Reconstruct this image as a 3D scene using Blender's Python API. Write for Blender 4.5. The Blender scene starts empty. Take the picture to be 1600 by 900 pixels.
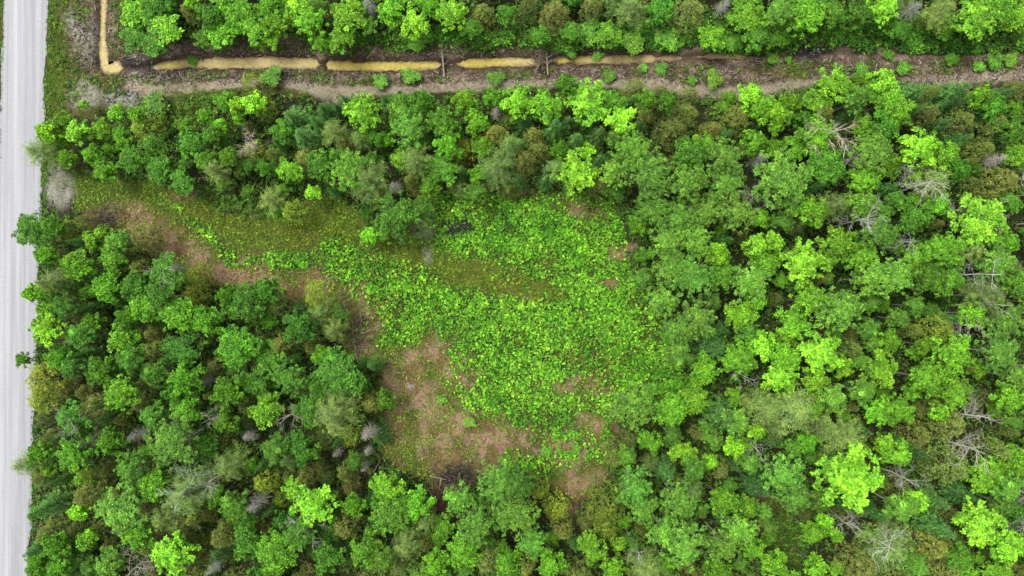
import bpy, math, numpy as np
from math import radians, sin, cos, pi
sc = bpy.context.scene
COL = sc.collection
rng = np.random.default_rng(11)

# ------------------------------------------------------------ camera, sky, sun, exposure
CAM_H = 106.67
cam_d = bpy.data.cameras.new("camera"); cam = bpy.data.objects.new("camera", cam_d); COL.objects.link(cam)
cam_d.lens = 24; cam_d.sensor_width = 36; cam_d.clip_end = 3000
cam.location = (0, 0, CAM_H); cam.rotation_euler = (0, 0, 0)
sc.camera = cam
w = bpy.data.worlds.new("World"); sc.world = w; w.use_nodes = True
nt = w.node_tree
bg = nt.nodes["Background"]; bg.inputs[1].default_value = 0.15
sky = nt.nodes.new("ShaderNodeTexSky"); sky.sky_type = 'NISHITA'; sky.sun_disc = False
SUN_EL, SUN_ROT = radians(62), radians(-55)
sky.sun_elevation = SUN_EL; sky.sun_rotation = SUN_ROT; sky.air_density = 1.0; sky.dust_density = 3.0; sky.ozone_density = 1.0
hs = nt.nodes.new("ShaderNodeHueSaturation"); hs.inputs['Saturation'].default_value = 0.12
nt.links.new(sky.outputs[0], hs.inputs['Color']); nt.links.new(hs.outputs[0], bg.inputs[0])
sun_d = bpy.data.lights.new("sun", 'SUN'); sun_d.energy = 1.5; sun_d.angle = radians(22); sun_d.color = (1, 0.97, 0.92)
sun = bpy.data.objects.new("sun", sun_d); COL.objects.link(sun)
sun.rotation_euler = (pi/2 - SUN_EL, 0, pi - SUN_ROT); sun.location = (-30, 30, 90)
sc.view_settings.view_transform = 'Standard'; sc.view_settings.look = 'None'
sc.view_settings.exposure = 1.4; sc.view_settings.gamma = 1
sc.cycles.max_bounces = 5; sc.cycles.diffuse_bounces = 3; sc.cycles.transmission_bounces = 3

# ------------------------------------------------------------ helpers
def srgb(c):
    a = np.asarray(c, float) / 255.0
    return np.where(a <= 0.04045, a/12.92, ((a+0.055)/1.055)**2.4)
LIT = 0.55        # display value over base colour of a sunlit level surface at this exposure
def alb(c):       # base colour of foliage that the photograph shows as c
    return srgb(c) * LIT
def glb(c):       # the same for open level ground
    return srgb(c) * .33
_lat = np.random.default_rng(5).random((257, 257))
def vnoise(x, y, s, o=0):
    x = np.asarray(x, float)/s + 31.7*o + 500; y = np.asarray(y, float)/s + 17.3*o + 500
    xi = np.floor(x).astype(int); yi = np.floor(y).astype(int); fx = x-xi; fy = y-yi
    fx = fx*fx*(3-2*fx); fy = fy*fy*(3-2*fy); a = xi % 256; b = yi % 256
    v = _lat
    return (v[a, b]*(1-fx)+v[a+1, b]*fx)*(1-fy)+(v[a, b+1]*(1-fx)+v[a+1, b+1]*fx)*fy
def fbm(x, y, s, o=0, n=4):
    t = 0; amp = .5; tot = 0
    for k in range(n):
        t = t + vnoise(x, y, s/2**k, o+k*3)*amp; tot += amp; amp *= .5
    return t/tot
def W(X, Y, z=0.0):
    k = (CAM_H-z)/CAM_H
    return (X-800)*.1*k, (450-Y)*.1*k
def sst(e0, e1, v):
    t = np.clip((v-e0)/(e1-e0), 0, 1); return t*t*(3-2*t)
def pathdist(X, Y, pts):
    """distance to a polyline and the interpolated third value there (pixels of the plan)"""
    best = np.full(np.shape(X), 1e9); val = np.zeros(np.shape(X))
    for a, b in zip(pts[:-1], pts[1:]):
        dx, dy = b[0]-a[0], b[1]-a[1]
        t = np.clip(((X-a[0])*dx+(Y-a[1])*dy)/(dx*dx+dy*dy), 0, 1)
        d = np.hypot(X-a[0]-t*dx, Y-a[1]-t*dy); m = d < best
        best = np.where(m, d, best); val = np.where(m, a[2]+(b[2]-a[2])*t, val)
    return best, val
def inpoly(X, Y, poly):
    r = np.zeros(np.shape(X), bool); n = len(poly)
    for i in range(n):
        x1, y1 = poly[i]; x2, y2 = poly[(i+1) % n]
        if y1 == y2: continue
        c = ((y1 > Y) != (y2 > Y)) & (X < (x2-x1)*(Y-y1)/(y2-y1)+x1)
        r ^= c
    return r
def blobs(X, Y, bl, soft=.45, nz=.5, ns=35, o=9):
    """soft union of ellipses (x, y, rx, ry[, degrees]) with ragged edges"""
    wob = (fbm(X, Y, ns, o)-.5)*2*nz
    best = np.zeros(np.shape(X))
    for b in bl:
        a = radians(b[4]) if len(b) > 4 else 0
        u = (X-b[0])*cos(a)+(Y-b[1])*sin(a); v = -(X-b[0])*sin(a)+(Y-b[1])*cos(a)
        d = np.hypot(u/b[2], v/b[3])
        best = np.maximum(best, 1-sst(1-soft, 1+soft, d+wob))
    return best

class MB:
    def __init__(s): s.v = []; s.f = []; s.c = []; s.n = 0
    def add(s, v, f, c=None):
        v = np.asarray(v, float).reshape(-1, 3); f = np.asarray(f, int)
        s.v.append(v); s.f.append(f+s.n); s.n += len(v)
        if c is None: c = np.ones((len(v), 3))
        c = np.broadcast_to(np.asarray(c, float), (len(v), 3)); s.c.append(c)
    def mesh(s, name, mat, smooth=False):
        me = bpy.data.meshes.new(name)
        v = np.concatenate(s.v); c = np.concatenate(s.c)
        sizes = np.concatenate([np.full(len(f), f.shape[1]) for f in s.f]); loops = np.concatenate([f.ravel() for f in s.f])
        me.vertices.add(len(v)); me.vertices.foreach_set('co', v.ravel())
        me.loops.add(len(loops)); me.loops.foreach_set('vertex_index', loops.astype(np.int32))
        me.polygons.add(len(sizes))
        st = np.concatenate([[0], np.cumsum(sizes)[:-1]])
        me.polygons.foreach_set('loop_start', st.astype(np.int32))
        me.polygons.foreach_set('use_smooth', np.full(len(sizes), smooth))
        at = me.color_attributes.new('tint', 'FLOAT_COLOR', 'POINT')
        at.data.foreach_set('color', np.hstack([c, np.ones((len(c), 1))]).ravel().astype(np.float32))
        me.update(); me.materials.append(mat); me.validate()
        return me
def link(name, me, parent=None, color=None, loc=(0, 0, 0)):
    o = bpy.data.objects.new(name, me); COL.objects.link(o); o.location = loc
    if parent: o.parent = parent
    if color is not None: o.color = (*color, 1)
    return o
def tag(o, label=None, cat=None, group=None, kind=None):
    if label: o['label'] = label
    if cat: o['category'] = cat
    if group: o['group'] = group
    if kind: o['kind'] = kind
    return o
def leaf_quads(p, n, L, Wd, k, tint, tilt=.35, curl=.25, seed=0, jit=.3):
    """k pointed leaves fanning round each point p whose outward direction is n"""
    r = np.random.default_rng(seed)
    N = len(p)
    n = n/np.maximum(np.linalg.norm(n, axis=1, keepdims=True), 1e-6)
    a = np.where(np.abs(n[:, 2:3]) < .9, np.array([[0, 0, 1.]]), np.array([[1., 0, 0]]))
    t1 = np.cross(n, a); t1 /= np.linalg.norm(t1, axis=1, keepdims=True); t2 = np.cross(n, t1)
    ph = (np.arange(k)[None, :]*2*pi/k + r.random((N, 1))*2*pi + r.normal(0, .45, (N, k)))[..., None]
    d = t1[:, None]*np.cos(ph)+t2[:, None]*np.sin(ph)
    tl = (tilt+r.normal(0, jit, (N, k)))[..., None]
    d = d*np.cos(tl)+n[:, None]*np.sin(tl)
    s = np.cross(np.broadcast_to(n[:, None], d.shape), d); s /= np.maximum(np.linalg.norm(s, axis=2, keepdims=True), 1e-6)
    roll = r.normal(0, .5, (N, k))[..., None]
    u = np.cross(d, s); s = s*np.cos(roll)+u*np.sin(roll)
    ln = (L*(.65+.7*r.random((N, k))))[..., None] if np.isscalar(L) else (L[:, None]*(.65+.7*r.random((N, k))))[..., None]
    wd = ln*Wd
    b = p[:, None]+d*ln*.06
    mid = b+d*ln*.5; tip = b+d*ln - np.array([0, 0, 1.])*ln*curl
    v = np.stack([b, mid+s*wd*.5, tip, mid-s*wd*.5], 2).reshape(-1, 3)
    f = np.arange(N*k*4).reshape(-1, 4)
    vv = r.normal(0, .22, (N, k, 1))+r.normal(0, .27, (N, 1, 1)); c = np.repeat((tint[:, None]*(1+vv*np.array([1.25, 1, .7]))).reshape(-1, 3), 4, axis=0)
    return v, f, np.clip(c, .0005, 3)
def tube(mb, pts, rad, sides=4, c=(1, 1, 1)):
    pts = np.asarray(pts, float); n = len(pts); d = np.gradient(pts, axis=0)
    d /= np.maximum(np.linalg.norm(d, axis=1, keepdims=True), 1e-6)
    up = np.where(np.abs(d[:, 2:3]) < .9, np.array([[0, 0, 1.]]), np.array([[1., 0, 0]]))
    s = np.cross(d, up); s /= np.linalg.norm(s, axis=1, keepdims=True); t = np.cross(d, s)
    a = np.arange(sides)*2*pi/sides
    rad = np.asarray(rad, float).reshape(-1, 1, 1)
    v = pts[:, None]+(s[:, None]*np.cos(a)[None, :, None]+t[:, None]*np.sin(a)[None, :, None])*rad
    i = np.arange(n-1)[:, None]*sides; j = np.arange(sides)[None]; j2 = (j+1) % sides
    f = np.stack([i+j, i+j2, i+j2+sides, i+j+sides], -1).reshape(-1, 4)
    mb.add(v.reshape(-1, 3), f, c)
def wander(r, a, b, n=5, amt=.1):
    a = np.asarray(a, float); b = np.asarray(b, float); L = np.linalg.norm(b-a)
    t = np.linspace(0, 1, n)[:, None]
    p = a+(b-a)*t + np.cumsum(r.normal(0, amt*L/n, (n, 3)), 0)*np.minimum(1, t*3)*(1-.5*t)
    return p

# ------------------------------------------------------------ materials
def newmat(name):
    m = bpy.data.materials.new(name); m.use_nodes = True; t = m.node_tree
    for n in list(t.nodes): t.nodes.remove(n)
    return m, t, t.nodes.new, t.links.new, t.nodes.new('ShaderNodeOutputMaterial')
def foliage_mat():
    m, t, N, L, out = newmat('foliage')
    oi = N('ShaderNodeObjectInfo'); at = N('ShaderNodeAttribute'); at.attribute_name = 'tint'
    mx = N('ShaderNodeMix'); mx.data_type = 'RGBA'; mx.blend_type = 'MULTIPLY'; mx.inputs[0].default_value = 1
    L(oi.outputs['Color'], mx.inputs[6]); L(at.outputs['Color'], mx.inputs[7])
    geo = N('ShaderNodeNewGeometry'); ns = N('ShaderNodeTexNoise'); ns.inputs['Scale'].default_value = .9; ns.inputs['Detail'].default_value = 2
    L(geo.outputs['Position'], ns.inputs['Vector'])
    mr = N('ShaderNodeMapRange'); mr.inputs[3].default_value = .78; mr.inputs[4].default_value = 1.25; mr.inputs[1].default_value = .3; mr.inputs[2].default_value = .7
    L(ns.outputs[0], mr.inputs[0])
    m2 = N('ShaderNodeVectorMath'); m2.operation = 'SCALE'; L(mx.outputs[2], m2.inputs[0]); L(mr.outputs[0], m2.inputs['Scale'])
    p = N('ShaderNodeBsdfPrincipled'); L(m2.outputs[0], p.inputs['Base Color']); p.inputs['Roughness'].default_value = .62
    p.inputs['Specular IOR Level'].default_value = .22
    tr = N('ShaderNodeBsdfTranslucent'); L(m2.outputs[0], tr.inputs['Color'])
    ms = N('ShaderNodeMixShader'); ms.inputs[0].default_value = .2
    L(p.outputs[0], ms.inputs[1]); L(tr.outputs[0], ms.inputs[2]); L(ms.outputs[0], out.inputs[0])
    return m
def bark_mat():
    m, t, N, L, out = newmat('bark')
    oi = N('ShaderNodeObjectInfo'); at = N('ShaderNodeAttribute'); at.attribute_name = 'tint'
    mx = N('ShaderNodeMix'); mx.data_type = 'RGBA'; mx.blend_type = 'MULTIPLY'; mx.inputs[0].default_value = 1
    L(oi.outputs['Color'], mx.inputs[6]); L(at.outputs['Color'], mx.inputs[7])
    ns = N('ShaderNodeTexNoise'); ns.inputs['Scale'].default_value = 5; ns.inputs['Detail'].default_value = 4
    g = N('ShaderNodeNewGeometry'); L(g.outputs['Position'], ns.inputs['Vector'])
    mr = N('ShaderNodeMapRange'); mr.inputs[3].default_value = .55; mr.inputs[4].default_value = 1.35; L(ns.outputs[0], mr.inputs[0])
    m2 = N('ShaderNodeVectorMath'); m2.operation = 'SCALE'; L(mx.outputs[2], m2.inputs[0]); L(mr.outputs[0], m2.inputs['Scale'])
    p = N('ShaderNodeBsdfPrincipled'); L(m2.outputs[0], p.inputs['Base Color']); p.inputs['Roughness'].default_value = .9
    L(p.outputs[0], out.inputs[0]); return m
def ground_mat():
    m, t, N, L, out = newmat('ground_soil')
    at = N('ShaderNodeAttribute'); at.attribute_name = 'tint'
    g = N('ShaderNodeNewGeometry')
    def noise(s, d, lo, hi, a=.3, b=.7):
        ns = N('ShaderNodeTexNoise'); ns.inputs['Scale'].default_value = s; ns.inputs['Detail'].default_value = d; ns.inputs['Roughness'].default_value = .7
        L(g.outputs['Position'], ns.inputs['Vector'])
        mr = N('ShaderNodeMapRange'); mr.inputs[1].default_value = a; mr.inputs[2].default_value = b; mr.inputs[3].default_value = lo; mr.inputs[4].default_value = hi
        L(ns.outputs[0], mr.inputs[0]); return mr.outputs[0], ns
    a1, n1 = noise(2.6, 6, .45, 1.6); a2, n2 = noise(.35, 3, .75, 1.25)
    mu = N('ShaderNodeMath'); mu.operation = 'MULTIPLY'; L(a1, mu.inputs[0]); L(a2, mu.inputs[1])
    m2 = N('ShaderNodeVectorMath'); m2.operation = 'SCALE'; L(at.outputs['Color'], m2.inputs[0]); L(mu.outputs[0], m2.inputs['Scale'])
    # greenish / reddish drift between flecks
    fl, n3 = noise(1.3, 4, 0, 1, .42, .6)
    mx = N('ShaderNodeMix'); mx.data_type = 'RGBA'; mx.blend_type = 'MULTIPLY'
    L(fl, mx.inputs[0]); L(m2.outputs[0], mx.inputs[6]); mx.inputs[7].default_value = (.82, 1.05, .78, 1)
    p = N('ShaderNodeBsdfPrincipled'); L(mx.outputs[2], p.inputs['Base Color']); p.inputs['Roughness'].default_value = .95
    p.inputs['Specular IOR Level'].default_value = .2
    bp = N('ShaderNodeBump'); bp.inputs['Strength'].default_value = .7; bp.inputs['Distance'].default_value = .12; L(n1.outputs[0], bp.inputs['Height']); L(bp.outputs[0], p.inputs['Normal'])
    L(p.outputs[0], out.inputs[0]); return m
def road_mat():
    m, t, N, L, out = newmat('road_gravel')
    g = N('ShaderNodeNewGeometry')
    mp = N('ShaderNodeMapping'); mp.inputs['Rotation'].default_value = (0, 0, radians(2.1)); mp.inputs['Scale'].default_value = (1, .018, 1)
    L(g.outputs['Position'], mp.inputs['Vector'])
    st = N('ShaderNodeTexNoise'); st.inputs['Scale'].default_value = 1.3; st.inputs['Detail'].default_value = 5; st.inputs['Roughness'].default_value = .65; L(mp.outputs[0], st.inputs['Vector'])
    fn = N('ShaderNodeTexNoise'); fn.inputs['Scale'].default_value = 4; fn.inputs['Detail'].default_value = 6; fn.inputs['Roughness'].default_value = .8; L(g.outputs['Position'], fn.inputs['Vector'])
    cr = N('ShaderNodeValToRGB'); e = cr.color_ramp.elements
    e[0].position = .3; e[0].color = (*glb((180, 181, 186)), 1); e[1].position = .7; e[1].color = (*glb((230, 230, 234)), 1)
    L(st.outputs[0], cr.inputs[0])
    mr = N('ShaderNodeMapRange'); mr.inputs[1].default_value = .3; mr.inputs[2].default_value = .7; mr.inputs[3].default_value = .8; mr.inputs[4].default_value = 1.16; L(fn.outputs[0], mr.inputs[0])
    at = N('ShaderNodeAttribute'); at.attribute_name = 'tint'
    m2 = N('ShaderNodeVectorMath'); m2.operation = 'SCALE'; L(cr.outputs[0], m2.inputs[0]); L(mr.outputs[0], m2.inputs['Scale'])
    m3 = N('ShaderNodeVectorMath'); m3.operation = 'MULTIPLY'; L(m2.outputs[0], m3.inputs[0]); L(at.outputs['Color'], m3.inputs[1])
    p = N('ShaderNodeBsdfPrincipled'); L(m3.outputs[0], p.inputs['Base Color']); p.inputs['Roughness'].default_value = .95
    bp = N('ShaderNodeBump'); bp.inputs['Strength'].default_value = .4; bp.inputs['Distance'].default_value = .03; L(fn.outputs[0], bp.inputs['Height']); L(bp.outputs[0], p.inputs['Normal'])
    L(p.outputs[0], out.inputs[0]); return m
def water_mat():
    m, t, N, L, out = newmat('muddy_water')
    at = N('ShaderNodeAttribute'); at.attribute_name = 'tint'; g = N('ShaderNodeNewGeometry')
    def ns(sc_, d, lo, hi, sx=1):
        mp = N('ShaderNodeMapping'); mp.inputs['Scale'].default_value = (sx, 1, 1); L(g.outputs['Position'], mp.inputs['Vector'])
        n = N('ShaderNodeTexNoise'); n.inputs['Scale'].default_value = sc_; n.inputs['Detail'].default_value = d; n.inputs['Roughness'].default_value = .75; L(mp.outputs[0], n.inputs['Vector'])
        mr = N('ShaderNodeMapRange'); mr.inputs[1].default_value = .3; mr.inputs[2].default_value = .7; mr.inputs[3].default_value = lo; mr.inputs[4].default_value = hi; L(n.outputs[0], mr.inputs[0]); return mr.outputs[0], n
    a, n1 = ns(2.4, 8, .55, 1.35); b, n2 = ns(.7, 4, 0, 1, .4)
    mx = N('ShaderNodeMix'); mx.data_type = 'RGBA'; mx.blend_type = 'MULTIPLY'; L(b, mx.inputs[0]); L(at.outputs['Color'], mx.inputs[6]); mx.inputs[7].default_value = (.9, .92, .62, 1)
    m2 = N('ShaderNodeVectorMath'); m2.operation = 'SCALE'; L(mx.outputs[2], m2.inputs[0]); L(a, m2.inputs['Scale'])
    p = N('ShaderNodeBsdfPrincipled'); L(m2.outputs[0], p.inputs['Base Color']); p.inputs['Roughness'].default_value = .6; p.inputs['Specular IOR Level'].default_value = .2
    bp = N('ShaderNodeBump'); bp.inputs['Strength'].default_value = .4; bp.inputs['Distance'].default_value = .03; L(n1.outputs[0], bp.inputs['Height']); L(bp.outputs[0], p.inputs['Normal'])
    L(p.outputs[0], out.inputs[0]); return m
FOL, BARK, GND, ROAD, WAT = foliage_mat(), bark_mat(), ground_mat(), road_mat(), water_mat()

# ------------------------------------------------------------ plan of the place (photo-pixel plan units of 0.1 m at ground level)
CLEAR = [(640,285),(700,300),(770,300),(850,305),(900,290),(960,310),(975,360),(985,420),(1030,470),(1055,540),(1085,600),(1060,650),(1000,625),(950,640),(955,700),(930,770),(890,780),(820,735),(740,750),(700,800),(680,800),(660,745),(600,720),(600,640),(595,560),(545,560),(530,480),(470,470),(430,455),(360,455),(300,440),(240,395),(200,365),(150,355),(115,330),(112,285),(200,275),(290,300),(330,325),(420,345),(500,300),(560,330),(575,375),(640,385),(655,330)]
def road_r(Y): return 76-32*np.asarray(Y)/900.
def road_l(Y): return 6-34*np.asarray(Y)/900.
DITCH = [(160,-200,5),(159,0,5),(157,40,4.5),(158,90,7),(163,103,9),(180,104,10),(193,106,-3),(215,104,-4),(240,103,4),(262,100,6),(300,97,7),(345,97,9),(400,96,9),(470,97,9),(492,98,8),(498,99,-2),(506,99,-2),(512,100,7),(540,101,8),(560,102,7),(600,102,8),(640,101,7),(682,100,6.5),(692,99,-1),(714,98,-1),(722,98,6),(740,97,7.5),(790,95,7),(842,95,6.5),(850,94,-1),(864,93,-1),(872,93,5),(884,93,5),(893,93,0),(901,92,5.5),(960,91,7),(1020,90,6.5),(1026,90,1),(1046,89,4),(1064,89,4),(1070,88,-1),(1095,87,0),(1115,86,4.5),(1165,84,4),(1172,83,-2),(1196,83,-1),(1210,82,2.5),(1232,82,2.5),(1240,82,-3),(1300,82,-3),(1800,80,-3)]
SIDE = [(205,132,9),(225,139,14),(250,143,12),(290,137,6),(345,133,6),(420,128,4),(480,137,8),(520,146,13),(560,143,7),(640,141,6),(720,137,6),(790,133,7),(880,131,5),(960,131,6),(1020,134,9),(1080,141,8),(1130,146,8),(1190,142,8),(1240,134,9),(1280,128,5),(1480,126,8),(1540,120,8),(1620,116,9),(1800,110,8)]
MOSSY = [(300,330,14),(380,352,22),(450,365,26),(530,345,26),(600,378,22),(670,402,22),(740,428,24),(810,446,26),(870,456,12)]
BROWN = [(210,345,38,20,25),(285,392,60,26,30),(345,430,45,15,15),(400,425,40,18),(470,440,60,22),(540,465,30,30),(570,515,26,40),(160,345,25,12),(285,300,20,14),
         (625,575,34,36),(700,560,40,30,40),(650,640,50,50),(700,680,60,50),(760,690,60,36),(690,720,50,22),(830,690,40,25),(735,600,18,26),(905,606,54,18),(925,655,30,20),(875,700,46,30),(905,745,36,32),(800,455,40,14),(970,395,26,14),
         (905,328,44,14,5),(820,300,30,12),(700,780,14,30),(895,770,12,30),(1270,530,35,20),(1590,620,20,20),(1190,800,16,30),(955,440,30,8)]
PALE = [(665,350,16,26),(668,400,8,14),(93,300,20,28),(90,265,14,14),(140,60,18,30),(130,150,24,20),(190,160,24,16),(115,30,16,20),(215,120,14,10),(640,604,7,4,30)]
SOIL = [(300,80,140,16),(500,75,150,16),(700,82,160,22),(900,84,150,16),(1100,88,150,22),(1280,80,120,26),(1440,88,140,24),(1580,90,90,26),(300,118,120,12),(500,118,160,13),(700,120,170,12),(900,115,160,14),(1100,118,130,16),(1330,112,60,20),(1480,115,90,18),(150,50,34,60),(200,105,34,28),(1590,110,60,26)]
BLACK = [(240,115,40,7,8),(210,100,22,12),(1265,78,34,14),(712,357,14,7,15),(716,742,20,14),(1350,118,34,10),(850,100,12,20),(690,105,10,14),(440,120,34,7,-30)]
GRASSY = [(200,292,110,16,8),(360,330,80,24,18),(470,350,70,30),(545,375,50,30),(600,400,70,26),(1420,45,70,16),(1250,110,50,10),(300,150,60,14),(260,180,60,24),(1540,100,70,14),(90,120,14,120),(720,430,90,16,18),(1230,830,30,60)]
LUSH = [(322,362,52,8,43),(358,402,22,10,40),(440,410,60,12),(560,410,50,40),(620,440,60,36),(690,480,50,40),(640,490,60,30),(760,350,90,50),(850,360,110,60),(930,400,70,70),(870,470,150,60),(960,520,110,70),(830,560,110,80),(760,540,70,60),(800,610,80,50),(870,620,60,60),(1010,580,60,50),(600,520,50,20),(840,330,130,26),(760,500,50,50),(690,350,20,50),(580,395,40,40),(840,650,50,26),(740,620,20,24),(890,690,60,30),(840,720,50,20),(930,620,30,40),(1050,640,40,40),(1040,420,30,60)]
def mossy(X, Y):
    d, wd = pathdist(X, Y, MOSSY); return 1-sst(.6, 1.35, (d+(fbm(X, Y, 20, 6)-.5)*18)/np.maximum(wd, 1))
THIN = [(560,380,70,60,30),(600,500,50,40),(690,440,50,20),(880,320,50,20),(960,400,40,30),(640,350,20,60),(940,560,60,24),(1010,480,24,60),(820,300,60,14)]
def clearing(X, Y):
    wx = (fbm(X, Y, 40, 2)-.5)*30; wy = (fbm(X, Y, 40, 7)-.5)*30
    return inpoly(X+wx, Y+wy, CLEAR)
def corridor(X, Y):
    top = np.interp(X, [150, 200, 400, 700, 800, 1000, 1200, 1350, 1500, 1650], [-99, 62, 66, 58, 66, 78, 66, 62, 45, 42]) + (fbm(X, Y, 40, 3)-.5)*14
    bot = np.interp(X, [150, 210, 320, 420, 560, 700, 820, 900, 1000, 1120, 1250, 1320, 1450, 1650], [185, 158, 152, 146, 152, 146, 136, 130, 140, 146, 140, 112, 134, 132]) + (fbm(X, Y, 30, 4)-.5)*12
    return (Y > top) & (Y < bot) | ((X < 205) & (Y < 170))
OPEN = [(95,300,34,44),(200,292,130,24,8),(360,330,80,20,18),(255,165,50,22),(255,205,30,18),(330,300,40,14,20),(1230,835,26,56),(470,330,60,22)]
def forest(X, Y):
    return ~clearing(X, Y) & ~corridor(X, Y) & (X > road_r(Y)+3)
def height(x, y):
    X = x*10+800; Y = 450-y*10
    z = (fbm(X, Y, 160, 1)-.5)*.5
    wob = (fbm(X, Y, 24, 5)-.5)*3+(fbm(X, Y, 7, 15)-.5)*5+(fbm(X, Y, 3.2, 16)-.5)*4
    d, wd = pathdist(X, Y, DITCH)
    core = -.62 + .3*(d+wob-wd)/3.6
    far = z + .12*np.exp(-((d-36)/14.)**2)
    k = sst(14, 30, d); trench = np.clip(core, -1.0, .0)
    z = np.where(d < 45, trench*(1-k)+far*k, far)
    z = z*sst(-6, 26, X-road_r(Y)) if np.ndim(X) else z*float(sst(-6, 26, X-road_r(Y)))
    fine = (fbm(X, Y, 9, 8)-.5)*.22
    return z+fine*sst(0, 20, X-road_r(Y))
FLOOR = glb((58, 50, 30))
def ground_color(X, Y):
    X = np.asarray(X, float); Y = np.asarray(Y, float)
    c = np.broadcast_to(FLOOR, X.shape+(3,)).copy()
    def mixin(m, col):
        nonlocal c
        c = c*(1-m[..., None])+glb(col)*m[..., None]
    mixin(fbm(X, Y, 50, 21)*.6, (66, 80, 28))
    cl = clearing(X, Y).astype(float)
    mixin(cl*.9, (96, 116, 38))
    mixin(cl*sst(.45, .6, fbm(X, Y, 34, 30))*.6, (124, 100, 62))
    mixin(corridor(X, Y)*.85, (104, 98, 52))
    mixin(blobs(X, Y, GRASSY)*.85, (92, 112, 30))
    mixin(blobs(X, Y, SOIL, nz=.5, ns=26)*.95, (126, 102, 90))
    mixin(blobs(X, Y, SOIL, nz=.9, ns=14, o=13)*sst(.5, .62, fbm(X, Y, 16, 14))*.8, (176, 150, 132))
    mixin(blobs(X, Y, LUSH)*.75, (50, 78, 22))
    mixin(blobs(X, Y, BROWN, soft=.75, nz=.9)*.85*(.35+.65*sst(.36, .55, fbm(X, Y, 28, 44))), (160, 112, 90))
    mixin(blobs(X, Y, BROWN, nz=.9, ns=14, o=17)*sst(.48, .58, fbm(X, Y, 18, 19))*.75, (190, 148, 130))
    d, wd = pathdist(X, Y, MOSSY); mixin((1-sst(.6, 1.3, (d+(fbm(X, Y, 20, 6)-.5)*16)/np.maximum(wd, 1)))*.85, (108, 112, 32))
    d, wd = pathdist(X, Y, SIDE); mixin((1-sst(.5, 1.35, (d+(fbm(X, Y, 20, 6)-.5)*10)/np.maximum(wd*1.25, 1)))*.95, (184, 162, 146))
    mixin(blobs(X, Y, PALE)*.85, (188, 176, 168))
    mixin(blobs(X, Y, BLACK, nz=.6, ns=12)*.85, (52, 44, 46))
    d, wd = pathdist(X, Y, DITCH); mixin((1-sst(3, 12, d-wd))*(X < 1190)*.6, (84, 62, 46))
    return np.clip(c, 0, 1)

# ------------------------------------------------------------ ground, road, water, paths
def grid_mesh(xs, ys, name, mat, dz=0, zf=None, cf=ground_color):
    gx, gy = np.meshgrid(xs, ys); z = (height(gx, gy) if zf is None else zf(gx, gy))+dz
    v = np.stack([gx, gy, z], -1).reshape(-1, 3); nx, ny = len(xs), len(ys)
    i = (np.arange(ny-1)[:, None]*nx+np.arange(nx-1)[None]).ravel()
    f = np.stack([i, i+1, i+1+nx, i+nx], -1)
    mb = MB(); mb.add(v, f, cf(gx*10+800, 450-gy*10).reshape(-1, 3))
    return mb.mesh(name, mat, True)
xs = np.concatenate([[-900, -500, -300, -200, -140], np.arange(-110, 110.1, .36), [140, 200, 300, 500, 900]])
ys = np.concatenate([[-900, -500, -300, -200, -120], np.arange(-70, 30, .42), np.arange(30, 45.1, .15), np.arange(45.5, 70, .6), [100, 160, 300, 500, 900]])
tag(link('ground', grid_mesh(xs, ys, 'ground', GND)), 'forest floor with bare litter patches and disturbed ditch banks', kind='structure')
mb = MB()
yy = np.arange(-900, 901, 1.0); yy = np.concatenate([[-900., -500, -200], np.arange(-120, 120, .25), [200, 500, 900.]])
YY = np.clip(450-yy*10, -1500, 2400); cols = 15; V = []; C = []
for i in range(cols):
    t = i/(cols-1)
    xl = road_l(YY)+(fbm(YY*0+3, YY, 30, 50)-.5)*5; xr = road_r(YY)+(fbm(YY*0+9, YY, 40, 52)-.5)*10+(fbm(YY*0+9, YY, 9, 56)-.5)*5
    X = xl+(xr-xl)*t; V.append(np.stack([(X-800)*.1, yy, .07+.16*(1-(2*t-1)**2)+0*yy], -1))
    e = [1, .93][i in (0, cols-1)]; C.append(np.broadcast_to(np.array([e, e, e*1.0]), (len(yy), 3)))
V = np.stack(V, 1); C = np.stack(C, 1); n = len(yy); i = (np.arange(n-1)[:, None]*cols+np.arange(cols-1)[None]).ravel()
mb.add(V.reshape(-1, 3), np.stack([i, i+1, i+1+cols, i+cols], -1), C.reshape(-1, 3))
tag(link('gravel_road', mb.mesh('gravel_road', ROAD, True)), 'pale grey gravel road with long wheel streaks', kind='structure')
def wcol(X, Y):
    c = np.broadcast_to(1.28*glb((216, 194, 134)), X.shape+(3,)).copy()
    m = blobs(X, Y, [(600, 100, 85, 20), (755, 97, 40, 20), (885, 92, 20, 20), (262, 100, 14, 9)], nz=.3)[..., None]*.8
    c = c*(1-m)+1.45*glb((206, 184, 74))*m
    d, wd = pathdist(X, Y, DITCH); m = (sst(-4.5, .5, d-wd+(fbm(X, Y, 6, 71)-.5)*5)*.75)[..., None]; c = c*(1-m)+glb((116, 92, 66))*m
    m = sst(900, 1100, X)[..., None]*.5; return c*(1-m)+1.45*glb((150, 128, 96))*m
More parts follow.
